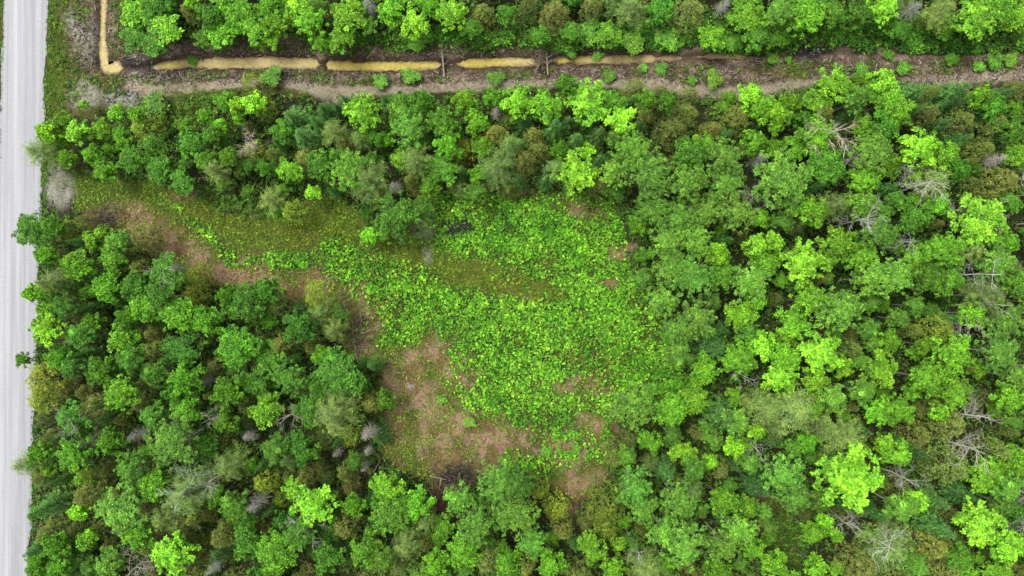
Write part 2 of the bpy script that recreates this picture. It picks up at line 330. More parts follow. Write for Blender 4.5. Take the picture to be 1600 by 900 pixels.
def strip(pts, name, mat, hw, dz, flat=None, cf=ground_color, step=4, across=14, label=None):
    P = []
    for a, b in zip(pts[:-1], pts[1:]):
        k = max(1, int(math.hypot(b[0]-a[0], b[1]-a[1])/step))
        for q in range(k): t = q/k; P.append([a[j]+(b[j]-a[j])*t for j in range(3)])
    P.append(list(pts[-1])); P = np.array(P, float); d = np.gradient(P[:, :2], axis=0); d /= np.maximum(np.linalg.norm(d, axis=1, keepdims=True), 1e-6)
    nn = np.stack([-d[:, 1], d[:, 0]], -1)
    s = np.linspace(-1, 1, across+1)
    wd = hw(P) if callable(hw) else np.full(len(P), hw)
    jit = 1+.35*(fbm(P[:, 0], P[:, 1], 20, 60)-.5)
    X = P[:, None, 0]+nn[:, None, 0]*s[None]*(wd*jit)[:, None]; Y = P[:, None, 1]+nn[:, None, 1]*s[None]*(wd*jit)[:, None]
    x, y = (X-800)*.1, (450-Y)*.1
    z = (height(x, y)+dz) if flat is None else np.full(x.shape, flat)
    c = across+1; i = (np.arange(len(P)-1)[:, None]*c+np.arange(across)[None]).ravel()
    m = MB(); m.add(np.stack([x, y, z], -1).reshape(-1, 3), np.stack([i, i+1, i+1+c, i+c], -1), cf(X, Y).reshape(-1, 3))
    o = link(name, m.mesh(name, mat, True)); tag(o, label, kind='structure'); return o
strip([(159,-60,0)]+DITCH[1:6]+[(189,105,0)], 'side_ditch_water', WAT, 13, 0, flat=-.62, cf=wcol, step=2, label='muddy tan water in the short ditch and pool beside the road')
strip([(232,103,0)]+[p for p in DITCH[9:-2]], 'ditch_water', WAT, 15, 0, flat=-.62, cf=wcol, step=2, label='yellow tan muddy water standing in the long straight ditch')
strip(SIDE[:-5], 'sandy_track', GND, lambda P: P[:, 2]*1.2, .015, step=2, across=8, label='worn sandy track running beside the ditch')
strip(SIDE[-4:], 'sandy_track', GND, lambda P: P[:, 2]*1.0, .015, step=2, across=8, label='short worn track reappearing among scrub at the far ditch end')
strip(MOSSY, 'mossy_path', GND, lambda P: P[:, 2]*.9, .015, step=3, across=12, label='mossy olive path leading from the driveway into the clearing')
strip([(66,296,26),(80,292,28),(95,296,30),(112,304,24),(122,310,16)], 'driveway_mouth', GND, lambda P: P[:, 2]*1.0, .05, step=2, across=14, label='pale gravel driveway mouth joining the gravel road')

# ------------------------------------------------------------ ground cover (uncountable)
def scatter(n, dens, seed, box=(-60, -80, 1680, 980)):
    r = np.random.default_rng(seed); X = r.uniform(box[0], box[2], n); Y = r.uniform(box[1], box[3], n)
    k = r.random(n) < dens(X, Y); return X[k], Y[k], r
def cover(name, label, cat, X, Y, r, cols, L, Wd, k, tilt=.5, curl=.2, zoff=.05, zr=.25, sd=0, vary=.18):
    x, y = (X-800)*.1, (450-Y)*.1
    p = np.stack([x, y, height(x, y)+zoff+r.random(len(x))*zr], -1)
    n = np.stack([r.normal(0, .25, len(x)), r.normal(0, .25, len(x)), np.ones(len(x))], -1)
    C = np.array([alb(c) for c in cols]); g = fbm(X, Y, 45, 40+sd)*1.6-.3+r.normal(0, .22, len(x))
    idx = np.clip((g*len(cols)).astype(int), 0, len(cols)-1)
    t = C[idx]*(1+r.normal(0, vary, (len(x), 1)))
    LL = L*(.6+.8*r.random(len(x)))
    mb = MB(); mb.add(*leaf_quads(p, n, LL, Wd, k, t, tilt, curl, seed=sd+70))
    o = link(name, mb.mesh(name, FOL), color=(1, 1, 1)); tag(o, label, cat, kind='stuff'); return o
X, Y, r = scatter(200000, lambda X, Y: np.clip(blobs(X, Y, LUSH, nz=.6)*1.0*clearing(X, Y)*(.28+.62*sst(.38, .54, fbm(X, Y, 11, 33, 3)))*(1-.5*sst(.55,.68,fbm(X,Y,60,34)))*(1-.94*blobs(X, Y, BROWN, nz=.6)*(1-sst(.52, .6, fbm(X, Y, 15, 55))))*(1-.85*mossy(X, Y))*(1-.6*blobs(X, Y, THIN, nz=.7)*sst(.35, .5, fbm(X, Y, 12, 57))), 0, 1), 1, (180, 270, 1100, 800))
cover('broad_leaved_weeds', 'bright green broad-leaved weeds carpeting the clearing', 'weeds', X, Y, r, [(78, 142, 28), (98, 172, 30), (124, 196, 40), (150, 206, 52), (88, 156, 34)], .185, 1.0, 6, .12, .1, .06, .4, 1, .2)
X, Y, r = scatter(120000, lambda X, Y: clearing(X, Y)*(.22+.5*sst(.4, .6, fbm(X, Y, 22, 36)))*(1-.25*blobs(X, Y, BROWN, nz=.6)), 2, (100, 260, 1100, 810))
cover('low_weeds', 'thin yellow-green low weeds among the brown litter', 'weeds', X, Y, r, [(120, 156, 40), (140, 178, 48), (108, 150, 34), (150, 160, 62)], .16, .7, 4, .4, .15, .03, .15, 2)
X, Y, r = scatter(150000, lambda X, Y: np.clip(blobs(X, Y, GRASSY)*.6+blobs(X, Y, THIN, nz=.7)*.35+mossy(X, Y)*.4+corridor(X, Y)*.35*(1-.75*blobs(X, Y, SOIL))*(pathdist(X, Y, SIDE)[0] > 8)*(pathdist(X, Y, DITCH)[0] > 12), 0, 1)*(X > road_r(Y)+2), 3)
cover('grass', 'short olive grass on the verge, paths and ditch edge', 'grass', X, Y, r, [(104, 126, 30), (118, 146, 32), (96, 132, 34), (132, 136, 50)], .3, .22, 6, .55, .25, .02, .1, 3)
X, Y, r = scatter(140000, lambda X, Y: forest(X, Y)*(.25+.7*sst(.35, .6, fbm(X, Y, 40, 37)))*(1-blobs(X, Y, [(95, 300, 34, 38)], nz=.3)), 4)
cover('undergrowth', 'dark leafy undergrowth on the shaded forest floor', 'undergrowth', X, Y, r, [(64, 104, 30), (84, 134, 36), (98, 152, 42), (98, 108, 46), (74, 122, 34)], .34, .5, 5, .35, .2, .1, .9, 4)
X, Y, r = scatter(36000, lambda X, Y: corridor(X, Y)*(Y < 175)*sst(.45, .58, fbm(X, Y, 26, 38))*.9*(pathdist(X, Y, DITCH)[0] > 14)*(pathdist(X, Y, SIDE)[0] > 9)*(X > road_r(Y)+4), 5, (60, -60, 1680, 180))
cover('scrub_weeds', 'patchy green scrub weeds along the ditch banks', 'weeds', X, Y, r, [(74, 112, 28), (98, 150, 30), (112, 118, 50), (88, 134, 36)], .26, .5, 5, .4, .2, .05, .3, 5)
X, Y, r = scatter(60000, lambda X, Y: (Y < 84)*(X > 420)*blobs(X, Y, [(640, 62, 60, 14), (760, 64, 60, 12), (960, 62, 170, 16), (1140, 58, 90, 26), (1380, 52, 160, 24), (1540, 66, 90, 22), (560, 62, 60, 10), (1180, 66, 60, 16)], nz=.6)*(.3+.7*sst(.4, .55, fbm(X, Y, 22, 39))), 15, (400, 0, 1680, 100))
cover('bank_shrubbery', 'knee-high bright green shrubbery along the far bank of the ditch', 'shrubbery', X, Y, r, [(66, 122, 30), (88, 150, 34), (112, 176, 44), (82, 118, 40)], .34, .6, 5, .35, .2, .2, .9, 7)
X, Y, r = scatter(26000, lambda X, Y: ((X > road_r(Y)-1.5+3*(fbm(X, Y, 9, 3)-.5)) & (X < road_r(Y)+10) | (X < road_l(Y)+3) & (X > road_l(Y)-60)), 6, (-90, -80, 90, 980))
cover('verge_grass', 'bright green grass growing along both road edges', 'grass', X, Y, r, [(96, 150, 44), (120, 176, 52), (104, 138, 60)], .26, .3, 5, .5, .25, .02, .1, 6)
# dead litter: sticks and chips on bare ground
def litter(name, label, cat, X, Y, r, cols, Lr, rad, sides=3):
    n = len(X); x, y = (X-800)*.1, (450-Y)*.1; z = height(x, y)+.04+r.random(n)*.08
    a = r.random(n)*2*pi; L = Lr[0]+(Lr[1]-Lr[0])*r.random(n)**2; el = r.normal(0, .15, n)
    d = np.stack([np.cos(a)*np.cos(el), np.sin(a)*np.cos(el), np.sin(el)], -1)
    s = np.stack([-np.sin(a), np.cos(a), 0*a], -1); u = np.cross(d, s)
    p0 = np.stack([x, y, z], -1)-d*L[:, None]/2; p1 = p0+d*L[:, None]; R = (rad*(.5+r.random(n)))[:, None]
    ring = lambda p, k: np.stack([p+s*R*k, p-s*R*.6*k+u*R*.8*k, p-s*R*.6*k-u*R*.8*k], 1)
    v = np.concatenate([ring(p0, 1), ring(p1, .5)], 1).reshape(-1, 3); b = np.arange(n)[:, None]*6
    f = np.concatenate([b+np.array([[0, 1, 4, 3]]), b+np.array([[1, 2, 5, 4]]), b+np.array([[2, 0, 3, 5]])])
    C = np.array([glb(c) for c in cols])[r.integers(0, len(cols), n)]*(1+r.normal(0, .15, (n, 1)))
    mb = MB(); mb.add(v, f, np.repeat(np.clip(C, 0, 1), 6, 0)); o = link(name, mb.mesh(name, BARK), color=(1, 1, 1)); tag(o, label, cat, kind='stuff')
X, Y, r = scatter(60000, lambda X, Y: np.clip(blobs(X, Y, SOIL, nz=.6)*.75, 0, 1)*(pathdist(X, Y, DITCH)[0] > 6.5+5*fbm(X, Y, 12, 66)), 7, (60, -60, 1680, 180))
litter('bank_debris', 'splintered sticks and chips littering the ditch banks', 'debris', X, Y, r, [(190, 166, 148), (222, 202, 184), (104, 80, 70), (74, 58, 56), (160, 124, 106), (58, 46, 46)], (.12, 1.1), .055)
X, Y, r = scatter(50000, lambda X, Y: np.clip(blobs(X, Y, BROWN, nz=.7)*.7, 0, 1), 8)
litter('clearing_litter', 'dry brown stalks and twigs on the bare clearing soil', 'litter', X, Y, r, [(204, 164, 146), (176, 130, 112), (122, 84, 70), (224, 196, 178), (152, 102, 86)], (.12, .9), .035)
X, Y, r = scatter(14000, lambda X, Y: forest(X, Y)*.6, 9)
litter('forest_litter', 'fallen twigs scattered on the dark forest floor', 'litter', X, Y, r, [(120, 100, 84), (84, 66, 54), (160, 150, 140)], (.3, 2.2), .04)
# stones
def stones(name, label, X, Y, r, cols, s0, s1):
    n = len(X); x, y = (X-800)*.1, (450-Y)*.1; z = height(x, y)
    oc = np.array([[1, 0, 0], [0, 1, 0], [-1, 0, 0], [0, -1, 0], [.2, .1, 1], [0, 0, -1], [.7, .7, .4], [-.6, .6, .5], [-.7, -.6, .4], [.6, -.7, .5]])
    F = np.array([[0, 6, 4], [6, 1, 4], [1, 7, 4], [7, 2, 4], [2, 8, 4], [8, 3, 4], [3, 9, 4], [9, 0, 4], [0, 5, 1], [1, 5, 2], [2, 5, 3], [3, 5, 0]])
    s = (s0+(s1-s0)*r.random(n)**3)[:, None, None]
    v = oc[None]*s*(1+r.normal(0, .18, (n, 10, 3)))*np.array([1, .8, .55]); a = r.random(n)*2*pi; ca, sa = np.cos(a)[:, None], np.sin(a)[:, None]
    v = np.stack([v[..., 0]*ca-v[..., 1]*sa, v[..., 0]*sa+v[..., 1]*ca, v[..., 2]], -1)+np.stack([x, y, z], -1)[:, None]
    f = (np.arange(n)[:, None, None]*10+F[None]).reshape(-1, 3)
    C = np.array([glb(c) for c in cols])[r.integers(0, len(cols), n)]
    mb = MB(); mb.add(v.reshape(-1, 3), f, np.repeat(C, 10, 0)); o = link(name, mb.mesh(name, BARK), color=(1, 1, 1)); tag(o, label, 'rubble', kind='stuff')
X, Y, r = scatter(30000, lambda X, Y: blobs(X, Y, [(212, 102, 20, 14), (243, 116, 34, 9), (190, 150, 22, 18), (1262, 78, 28, 12), (135, 62, 14, 26), (1350, 118, 22, 8)], nz=.6)*.6, 10, (100, 20, 1400, 180))
stones('rubble', 'grey and blackish stones dumped where the ditch meets the culvert', X, Y, r, [(120, 118, 122), (70, 68, 78), (168, 166, 166), (54, 50, 56), (94, 90, 92)], .08, .3)
X, Y, r = scatter(16000, lambda X, Y: blobs(X, Y, [(93, 300, 22, 30), (130, 60, 20, 30), (115, 140, 24, 30), (225, 139, 20, 9), (520, 146, 22, 7)], nz=.6)*.5, 12, (60, 0, 600, 340))
stones('loose_gravel', 'loose pale gravel by the driveway mouth and track', X, Y, r, [(186, 180, 174), (160, 150, 142), (206, 204, 204)], .03, .1)

# ------------------------------------------------------------ tree prototypes: crown radius 2.6 m at z = 7, height 10
R0, H0, ZC = 2.6, 10.0, 7.2
def trunk_mesh(mb, r, top, limbs, rad=.16, zc=ZC):
    tube(mb, wander(r, (0, 0, -.4), top, 6, .06), np.linspace(rad, rad*.35, 6), 6)
    for p in limbs:
        z0 = r.uniform(.45, .8)*zc; tube(mb, wander(r, (0, 0, z0), p, 4, .12), [rad*.4, rad*.28, rad*.2, rad*.08], 4)
def broadleaf(seed, arms=7, sub=3, cl=26, L=.42, wd=.62, k=5, flat=.8, lobe=.27, tl=.15, tint=.1, inner=.2):
    """crown of lobes strung along unequal limbs that fan out from the stem"""
    r = np.random.default_rng(seed); P = []; Nn = []; T = []; tips = []; lobes = []
    for a in range(arms):
        ph = a*2*pi/arms+r.normal(0, .28); ln = R0*r.uniform(.62, 1.08); rise = r.uniform(-.1, .3)
        for q in range(sub):
            s_ = (q+1)/sub*.86; bend = r.normal(0, .22)
            c = np.array([cos(ph+bend)*ln*s_, sin(ph+bend)*ln*s_, flat*R0*(.62*(1-s_**2)+rise*s_-.1)+r.normal(0, .12)])
            lobes.append((c, lobe*R0*r.uniform(.75, 1.2)*(1.12-.42*s_)))
        tips.append(c+[0, 0, ZC])
    for a in range(max(2, arms//2)):
        ph = r.random()*2*pi; lobes.append((np.array([cos(ph)*.2, sin(ph)*.2, .62*flat])*R0*r.uniform(.6, 1.1), lobe*R0*r.uniform(.7, 1.1)))
    for a in range(arms):
        ph = r.random()*2*pi; q = r.uniform(.5, .95); lobes.append((np.array([cos(ph)*q, sin(ph)*q, -.25*flat+r.normal(0, .12)])*R0, lobe*R0*r.uniform(.5, .95)))
    for c, lr in lobes:
        m = max(6, int(cl*(lr/(lobe*R0))**2)); d = r.normal(0, 1, (m, 3)); d[:, 2] = np.abs(d[:, 2])*1.1-.4; d /= np.linalg.norm(d, axis=1, keepdims=True)
        P.append(c+d*lr*np.array([1, 1, .65])*r.uniform(.55, 1.25, (m, 1))**.8); Nn.append(d*.7+np.array([0, 0, .75])+(c/R0)*.35+r.normal(0, .3, (m, 3))); T.append(np.full(m, 1+r.normal(0, tint)))
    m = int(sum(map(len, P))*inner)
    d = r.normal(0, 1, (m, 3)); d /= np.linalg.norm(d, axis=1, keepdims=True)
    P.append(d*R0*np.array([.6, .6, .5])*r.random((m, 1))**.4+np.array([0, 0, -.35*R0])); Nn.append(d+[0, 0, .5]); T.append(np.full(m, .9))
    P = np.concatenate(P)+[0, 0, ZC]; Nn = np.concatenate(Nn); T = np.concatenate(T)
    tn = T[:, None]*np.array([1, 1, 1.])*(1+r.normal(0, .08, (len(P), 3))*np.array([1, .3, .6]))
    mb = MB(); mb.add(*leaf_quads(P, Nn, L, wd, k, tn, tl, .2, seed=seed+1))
    tb = MB(); trunk_mesh(tb, r, (0, 0, ZC+.5), tips)
    return mb, tb
def fir(seed, L=.34, wd=.28, dens=1.0, taper=.8, droop=.25, k=6):
    r = np.random.default_rng(seed); P = []; Nn = []; tips = []
    nw = int(13*dens)
    for i in range(nw):
        t = (i+.5)/nw; z = H0*(.25+.75*t); rad = R0*(1-t)**taper*1.05+.12; nb = max(4, int(9*(1-t)+4))
        for b in range(nb):
            ph = b*2*pi/nb+i*.7+r.normal(0, .15); rl = rad*r.uniform(.75, 1.15); ns = max(2, int(rl/.26))
            s = (np.arange(ns)+.6)/ns
            pt = np.stack([np.cos(ph)*rl*s, np.sin(ph)*rl*s, z-droop*rl*s+.1*rl*s**2], -1)+r.normal(0, .05, (ns, 3))
            P.append(pt); Nn.append(np.stack([np.cos(ph)*.5+0*s, np.sin(ph)*.5+0*s, .8+0*s], -1))
            if b % 3 == 0: tips.append(pt[-1])
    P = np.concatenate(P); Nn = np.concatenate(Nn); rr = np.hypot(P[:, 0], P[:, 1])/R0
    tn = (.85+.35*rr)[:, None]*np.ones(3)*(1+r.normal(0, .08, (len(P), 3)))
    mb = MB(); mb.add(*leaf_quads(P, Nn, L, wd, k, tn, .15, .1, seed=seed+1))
    tb = MB(); tube(tb, wander(r, (0, 0, -.4), (0, 0, H0*.98), 6, .02), np.linspace(.16, .02, 6), 6)
    for p in tips[:14]: tube(tb, [(0, 0, p[2]+.3), p], [.03, .01], 3)
    return mb, tb
def cedar(seed, n=800, L=.22, wd=.32, k=5, wide=.8):
    r = np.random.default_rng(seed); t = r.random(n)**.8; ph = r.random(n)*2*pi
    prof = R0*wide*np.sqrt(np.clip(1-t**1.6, 0, 1))
    lump = 1+.16*np.sin(ph*5+t*9+seed)+.1*np.sin(ph*9-t*14)
    rr = prof*lump*(.75+.3*r.random(n)); z = H0*(.22+.78*t)*.95+r.normal(0, .12, n)
    P = np.stack([np.cos(ph)*rr, np.sin(ph)*rr, z], -1)
    Nn = np.stack([np.cos(ph)*.7, np.sin(ph)*.7, .6+t*.8], -1)
    tn = (1+r.normal(0, .1, (n, 1)))*np.ones(3)*(1+.18*(lump-1)[:, None]*4)
    brown = (r.random(n) < .16)[:, None]; tn = np.where(brown, tn*np.array([1.2, .95, .85]), tn)
    mb = MB(); mb.add(*leaf_quads(P, Nn, L, wd, k, tn, .5, .15, seed=seed+1))
    tb = MB(); tube(tb, wander(r, (0, 0, -.4), (0, 0, H0*.9), 6, .03), np.linspace(.16, .03, 6), 6)
    return mb, tb
def pine(seed, nb=54, L=.33, wd=.12, k=7):
    r = np.random.default_rng(seed); P = []; Nn = []; tips = []
    for b in range(nb):
        t = (b+.5)/nb; z = H0*(.4+.56*t); ph = b*2.4+r.normal(0, .2); rl = R0*(1-t**2.2)*r.uniform(.7, 1.15)+.25; ns = max(3, int(rl/.2))
        s = np.linspace(.25, 1, ns); bend = r.normal(0, .25)
        base = np.stack([np.cos(ph+bend*s)*rl*s, np.sin(ph+bend*s)*rl*s, z+.18*rl*s**2-.1*rl*s], -1)
        for w_ in range(2): P.append(base+r.normal(0, .11+.06*rl, (ns, 3))*s[:, None]); Nn.append(np.stack([np.cos(ph)*.5+0*s, np.sin(ph)*.5+0*s, .8+0*s], -1))
        tips.append(base[-1])
    P = np.concatenate(P); Nn = np.concatenate(Nn); tn = np.ones((len(P), 3))*(1+r.normal(0, .12, (len(P), 1)))
    mb = MB(); mb.add(*leaf_quads(P, Nn, L, wd, k, tn, .35, .05, seed=seed+1))
    tb = MB(); tube(tb, wander(r, (0, 0, -.4), (0, 0, H0*.95), 6, .03), np.linspace(.17, .03, 6), 6)
    for p in tips: tube(tb, wander(r, (0, 0, p[2]-.2), p, 3, .05), [.04, .03, .01], 3)
    return mb, tb
def bare(seed, n1=12, spreadz=.35):
    r = np.random.default_rng(seed); mb = MB(); tb = MB()
    tp = wander(r, (0, 0, -.4), (r.normal(0, .5), r.normal(0, .5), H0), 8, .1); tube(tb, tp, np.linspace(.17, .03, 8), 6)
    for i in range(n1):
        k = r.uniform(.45, .97); a = tp[int(k*7)]; ph = i*2.4+r.normal(0, .4); ln = R0*r.uniform(.6, 1.35)*(1.3-.6*k)
        e = a+np.array([cos(ph)*ln, sin(ph)*ln, ln*spreadz*r.uniform(.2, 1.6)]); q = wander(r, a, e, 6, .22)
        tube(mb, q, np.linspace(.05, .016, 6), 4)
        for j in range(8):
            b = q[r.integers(1, 6)]; ph2 = ph+r.normal(0, .8); l2 = ln*r.uniform(.2, .5)
            e2 = b+np.array([cos(ph2)*l2, sin(ph2)*l2, l2*r.normal(.3, .3)]); q2 = wander(r, b, e2, 4, .2); tube(mb, q2, [.026, .022, .018, .01], 3)
            for _ in range(2):
                b3 = q2[r.integers(1, 4)]; ph3 = ph2+r.normal(0, .9); l3 = l2*r.uniform(.3, .6)
                tube(mb, [b3, b3+np.array([cos(ph3)*l3, sin(ph3)*l3, l3*.3])], [.015, .009], 3)
    return mb, tb
def fluff(seed, n=190):
    r = np.random.default_rng(seed); t = r.random(n)**1.2; ph = r.random(n)*2*pi; L = R0*(1-t)**.7*r.uniform(.6, 1.1, n)*.9+.3
    z = H0*(.35+.63*t); a = np.stack([0*z, 0*z, z], -1); d = np.stack([np.cos(ph), np.sin(ph), r.normal(.15, .2, n)], -1)
    s = np.stack([-np.sin(ph), np.cos(ph), 0*z], -1)*.035; e = a+d*L[:, None]+s*r.normal(0, 6, (n, 1))
    u = np.array([0, 0, .03]); v = np.stack([a+s, a-s, a+u, e+s*.4, e-s*.4, e+u*.4], 1).reshape(-1, 3); b = np.arange(n)[:, None]*6
    f = np.concatenate([b+np.array([[0, 1, 4, 3]]), b+np.array([[1, 2, 5, 4]]), b+np.array([[2, 0, 3, 5]])])
    mb = MB(); mb.add(v, f, np.repeat(1+r.normal(0, .15, (n, 1)), 6, 0)*np.ones(3))
    fine = n*5; i = r.integers(0, n, fine); tt = r.uniform(.3, 1, fine)[:, None]; p = a[i]+(e-a)[i]*tt; dd = d[i]+r.normal(0, .6, (fine, 3)); q = p+dd*.34
    ss = s[i]*.3; v = np.stack([p+ss, p-ss, q], 1).reshape(-1, 3); mb.add(v, np.arange(fine*3).reshape(-1, 3), np.repeat(1+r.normal(0, .15, (fine, 1)), 3, 0)*np.ones(3))
    tb = MB(); tube(tb, wander(r, (0, 0, -.4), (0, 0, H0), 6, .03), np.linspace(.15, .03, 6), 6)
    return mb, tb
def make(fn, mat, count, *seeds, **kw):
    out = []
    for s in range(count):
        c, t = fn(*[100*seeds[0]+s*7], **kw)
        out.append((c.mesh('crown', mat), t.mesh('trunk', BARK, True)))
    return out
PROTO = {
 'M': make(broadleaf, FOL, 6, 1, arms=8, sub=4, cl=12, L=.42, wd=.7, lobe=.18, tl=.1, tint=.17, inner=.15),
 'Mb': make(broadleaf, FOL, 3, 2, arms=14, sub=5, cl=14, L=.27, wd=.7, lobe=.125, tl=.1, tint=.2, inner=.15),
 'G': make(broadleaf, FOL, 8, 3, arms=9, sub=4, cl=20, L=.33, wd=.6, lobe=.18, tint=.13),
 'Gb': make(broadleaf, FOL, 4, 4, arms=14, sub=6, cl=15, L=.23, wd=.6, lobe=.12, tint=.15),
 'A': make(broadleaf, FOL, 7, 5, arms=11, sub=5, cl=20, L=.24, wd=.5, lobe=.15, tint=.14, inner=.1, flat=.9),
 'Ab': make(broadleaf, FOL, 4, 6, arms=17, sub=7, cl=15, L=.165, wd=.5, lobe=.095, tint=.14, inner=.1),
 'B': make(fir, FOL, 4, 7), 'C': make(cedar, FOL, 5, 8), 'P': make(pine, FOL, 5, 9),
 'X': make(fluff, BARK, 3, 10), 'W': make(bare, BARK, 6, 11),
}
PROTO['D'] = PROTO['G']; PROTO['Db'] = PROTO['Gb']; PROTO['Y'] = make(cedar, FOL, 3, 12, n=700, L=.24, wide=1.0)
PROTO['S'] = make(broadleaf, FOL, 5, 13, arms=5, sub=2, cl=16, L=.8, wd=.4, lobe=.33, flat=.5)
# what the photograph shows each kind as
SHOW = {'M': (136, 204, 44), 'G': (116, 178, 36), 'D': (92, 150, 36), 'A': (114, 170, 54), 'B': (92, 146, 64), 'C': (128, 146, 62), 'P': (144, 180, 80), 'Y': (152, 178, 54), 'X': (172, 172, 156), 'W': (180, 176, 162), 'S': (104, 160, 44)}
NAME = {'M': 'maple_tree', 'G': 'leafy_tree', 'D': 'leafy_tree', 'A': 'aspen_tree', 'B': 'fir_tree', 'C': 'cedar_tree', 'P': 'pine_tree', 'Y': 'cedar_tree', 'X': 'dead_conifer', 'W': 'bare_tree', 'S': 'bush'}
DESC = {'M': 'lime-green maple', 'G': 'bright leafy tree', 'D': 'dark leafy tree', 'A': 'grey-green aspen', 'B': 'blue-green fir', 'C': 'olive-brown cedar', 'P': 'pale sage pine', 'Y': 'yellow-olive cedar', 'X': 'grey dead conifer', 'W': 'bare white-limbed tree', 'S': 'low bush'}
GROUP = {'M': 'maples in the forest', 'G': 'leafy trees in the forest', 'D': 'leafy trees in the forest', 'A': 'aspens in the forest', 'B': 'firs in the forest', 'C': 'cedars in the forest', 'P': 'pines in the forest', 'Y': 'cedars in the forest', 'X': 'dead conifers in the forest', 'W': 'bare dead trees in the forest', 'S': 'low bushes on the open ground'}
